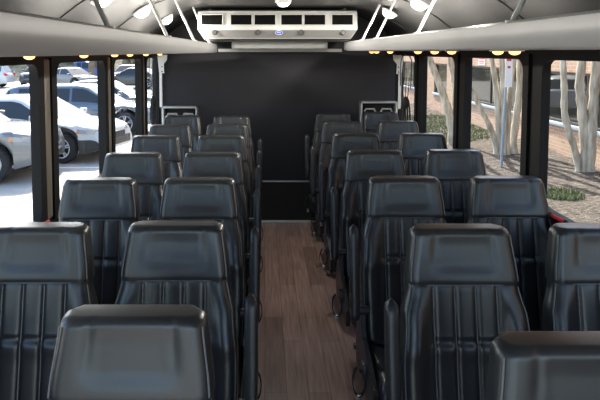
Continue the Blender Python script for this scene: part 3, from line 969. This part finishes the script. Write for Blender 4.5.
        bm = BM(); box(bm, V[0][0]-.02, V[0][0]+.06, min(V[0][1], V[0][1]+s*.006), max(V[0][1], V[0][1]+s*.006), hz+.04, hz+.085); obj('indicator', bm, M_ORANGE, hl)
        bm = BM(); yy = s*(wid(L*.18)+.10)
        box(bm, L*.18-.06, L*.18+.09, min(yy-.1*s, yy+.08*s), max(yy-.1*s, yy+.08*s), belt+.0, belt+.14, .04, 3); obj('mirror', bm, paint, t)
        bm = BM(); w2 = wid(xr+.1)
        box(bm, xr-.005, xr+.22, min(s*w2*.72, s*(w2+.01)), max(s*w2*.72, s*(w2+.01)), belt-.28, belt-.08, .03, 2); obj('tail_lamp', bm, M_TAIL, t)
    bm = BM()
    box(bm, xf-.06, xf+.012, -.42, .42, hood-.42, hood-.27, .02); 
    for k in range(7): box(bm, xf+.008, xf+.02, -.36+.12*k-.035, -.36+.12*k+.035, hood-.41, hood-.28, .004, 1)
    obj('grille', bm, M_GRILLE, t)
    bm = BM(); box(bm, xf-.12, xf+.03, -wid(xf-.1)*.86, wid(xf-.1)*.86, .36, .56, .04, 3); bp = obj('bumper', bm, lower or paint, t)
    bm = BM(); box(bm, xf+.02, xf+.036, -.5, .5, .42, .52, .006, 1); obj('air_intake', bm, M_GRILLE, bp)
    if detail:
        bm = BM()
        for s in (-1, 1):
            for xx in (-L*.05, -L*.24):
                y = s*(wid(xx)*.995)
                box(bm, xx-.1, xx+.1, min(y, y+s*.03), max(y, y+s*.03), belt-.14, belt-.105, .01, 2)
        obj('door_handle', bm, M_CHROME, t)
    return t
P_SILVER = mat('silver_paint', (.165, .17, .175), .30, metal=.2, coat=1.0)
P_WHITE = mat('white_paint', (.52, .53, .54), .3, coat=1.0)
P_GREY = mat('slate_blue_paint', (.10, .135, .18), .25, metal=.3, coat=1.0)
P_BLACK = mat('dark_paint', (.03, .032, .036), .25, coat=1.0)
P_BLUE = mat('blue_paint', (.03, .10, .34), .3, coat=1.0)
Gd = GROUND
car('suv', 'silver sport utility vehicle parked closest to the left windows, wheel in view', 'car', (-6.85, 12.45, Gd), 0, P_SILVER, 4.8, 1.94, 1.76, 'suv', .40)
car('sedan', 'white car with dark lower bumper parked just beyond the silver one', 'car', (-5.95, 15.05, Gd), -.27, P_WHITE, 4.9, 1.9, 1.52, 'sedan', .36, lower=M_CLAD)
car('suv', 'slate blue car with long side windows beyond the white one', 'car', (-5.9, 19.3, Gd), 0, P_GREY, 5.0, 1.95, 1.58, 'suv', .38)
car('sedan', 'pale silver car parked behind the slate blue one', 'car', (-6.2, 23.0, Gd), 0, P_SILVER, 4.7, 1.85, 1.55, 'sedan', .35)
car('suv', 'white car in the middle row seen between window post and left edge', 'car', (-12.6, 17.0, Gd), 0, P_WHITE, 4.7, 1.85, 1.62, 'suv', .37)
Y = 44
car('suv', 'white car at the far left end of the distant row', 'car', (-20.9, Y-.3, Gd), PI, P_WHITE, 4.8, 1.9, 1.8, 'suv', .38, 'cars in the distant row', detail=False)
car('suv', 'black car beside the distant white car, half behind the window post', 'car', (-17.2, Y+2.1, Gd), -PI/2, P_BLACK, 4.6, 1.9, 1.75, 'suv', .38, 'cars in the distant row', detail=False)
car('sedan', 'silver car angled in the middle of the distant row', 'car', (-13.9, Y-.8, Gd), -.55, P_SILVER, 4.4, 1.85, 1.5, 'sedan', .36, 'cars in the distant row', detail=False)
car('pickup', 'blue pickup truck behind the distant silver car', 'car', (-15.2, Y+6.2, Gd), 0.1, P_BLUE, 5.2, 1.95, 1.85, 'pickup', .4, 'cars in the distant row', detail=False)
car('sedan', 'blue car right of the distant tree trunk', 'car', (-11.4, Y+6, Gd), -PI/2, P_BLUE, 4.5, 1.85, 1.55, 'sedan', .36, 'cars in the distant row', detail=False)
car('sedan', 'black sedan at the right end of the distant row', 'car', (-9.3, Y-1, Gd), PI*.93, P_BLACK, 4.6, 1.85, 1.5, 'sedan', .36, 'cars in the distant row', detail=False)
# behind the bus, seen mirrored in the building's window
car('sedan', 'white car parked behind the bus, mirrored in the building window', 'car', (0.6, 26.5, Gd), PI/2+.5, mat('bright_white_paint', (.85, .85, .85), .3), 4.6, 1.85, 1.55, 'sedan', .36)

# ---------------------------------------------------------------- distant bank and shrubs
M_BANK = ramp_mat('dry_leaf_bank', [(.28, (.09, .075, .045)), (.45, (.22, .18, .11)), (.6, (.36, .31, .20)), (.75, (.55, .48, .34))], .9, .95, 1.0, 3, .3)
bm = BM(); V = {}
for i in range(61):
    for j in range(9):
        x = -62+i*1.4; v = j/8
        V[i, j] = bm.verts.new((x, 53+v*14, GROUND+v*9*(.5+.5*v)+.35*math.sin(x*.9+j)+.3*math.sin(x*2.3+j*2) if j else GROUND))
for i in range(60):
    for j in range(8): bm.faces.new((V[i, j], V[i+1, j], V[i+1, j+1], V[i, j+1]))
o = struct(obj('hillside', bm, M_BANK)); 
M_BUSH = ramp_mat('dry_shrub_leaves', [(.3, (.12, .10, .05)), (.5, (.26, .22, .12)), (.72, (.45, .40, .26))], 3, .95, .6, 8, .2)
def bush(x, y, w, h, seed, label):
    rnd = random.Random(seed); bm = BM()
    for i in range(900):
        a = rnd.uniform(0, 2*PI); b = math.acos(rnd.uniform(-.1, 1)); q = rnd.uniform(.75, 1.05)
        c = Vector((w*q*math.sin(b)*math.cos(a), w*.8*q*math.sin(b)*math.sin(a), h*q*math.cos(b)))
        d1 = Vector((rnd.gauss(0, 1), rnd.gauss(0, 1), rnd.gauss(0, 1))).normalized()*.22; d2 = d1.orthogonal().normalized()*.12
        bm.faces.new([bm.verts.new(p) for p in (c-d1, c+d2, c+d1, c-d2)])
    t = empty('shrub', (x, y, GROUND+1.6)); tag(t, label, 'shrub', 'dry shrubs on the far bank')
    obj('foliage', bm, M_BUSH, t, smooth=False)
    bm = BM()
    for i in range(5):
        a = 2*PI*i/5; tube(bm, [(0, 0, 0), (.3*w*math.cos(a), .3*w*math.sin(a), h*.45), (.6*w*math.cos(a), .5*w*math.sin(a), h*.8)], [.09, .06, .03], 6)
    obj('stem', bm, M_BARK, t)
for i, (x, w, h, lb) in enumerate(((-23, 2.4, 2.6, 'dry brown shrub above the distant white car'), (-18.6, 2.0, 2.9, 'dry brown shrub left of the first window post'),
        (-15.6, 2.3, 2.5, 'dry brown shrub above the distant silver car'), (-12.4, 2.2, 3.0, 'dry brown shrub above the distant blue pickup'), (-9.4, 2.2, 2.7, 'dry brown shrub above the distant black sedan'), (-6.3, 2.2, 2.8, 'dry brown shrub at the right end of the far bank'))):
    bush(x, 58, w*.62, h, 10+i, lb)
for i, (x, y, lb) in enumerate(((-13.6, 46.9, 'bare brown tree trunk in front of the distant blue vehicles'),)):
    t = empty('bare_tree', (x, y, GROUND)); tag(t, lb, 'tree')
    bm = BM(); tube(bm, smooth_path([(0, 0, 0), (.05, 0, 1.5), (.0, .1, 3.2), (.2, .1, 6)]), [.28-.008*i for i in range(19)], 10)
    obj('trunk', bm, mat('brown_bark', (.20, .15, .10), .9, var=.3, scale=3), t)
    for k in range(4):
        bm = BM(); a = k*1.7
        tube(bm, [(.1, .1, 3.0+k*.7), (.1+.3*math.cos(a), .3*math.sin(a), 4.2+k*.7), (.1+.6*math.cos(a), .6*math.sin(a), 5.6+k*.7)], [.09, .06, .03], 6)
        obj('branch', bm, mat('brown_bark', (.20, .15, .10), .9), t)

# ---------------------------------------------------------------- light, sky, camera
w = bpy.data.worlds.new('World'); SC.world = w; w.use_nodes = True
N, L = w.node_tree.nodes, w.node_tree.links
sky = N.new('ShaderNodeTexSky'); sky.sky_type = 'NISHITA'; sky.sun_disc = False
sky.sun_elevation = math.radians(42); sky.sun_rotation = math.radians(-14); sky.air_density = 1.0; sky.dust_density = 2.0
L.new(sky.outputs[0], N['Background'].inputs['Color']); N['Background'].inputs['Strength'].default_value = 0.32
sd = bpy.data.lights.new('sun', 'SUN'); sd.energy = 6.5; sd.angle = math.radians(.6); sd.color = (1, .95, .86)
so = bpy.data.objects.new('sun', sd); COL.objects.link(so)
S = Vector((-.20, .92, .90)).normalized()
so.rotation_euler = S.to_track_quat('Z', 'Y').to_euler(); so.location = S*40

cd = bpy.data.cameras.new('camera'); cd.lens = 36; cd.sensor_width = 36; cd.clip_start = .05; cd.clip_end = 400
p = math.radians(4)
cd.shift_x = 35/600; cd.shift_y = -(200-(52+600*math.tan(p)))/600
co = bpy.data.objects.new('camera', cd); COL.objects.link(co)
co.location = (0, 0, HC); co.rotation_euler = (PI/2-p, 0, 0)
SC.camera = co
SC.view_settings.view_transform = 'Standard'
SC.view_settings.look = 'None'
SC.view_settings.exposure = 1.12
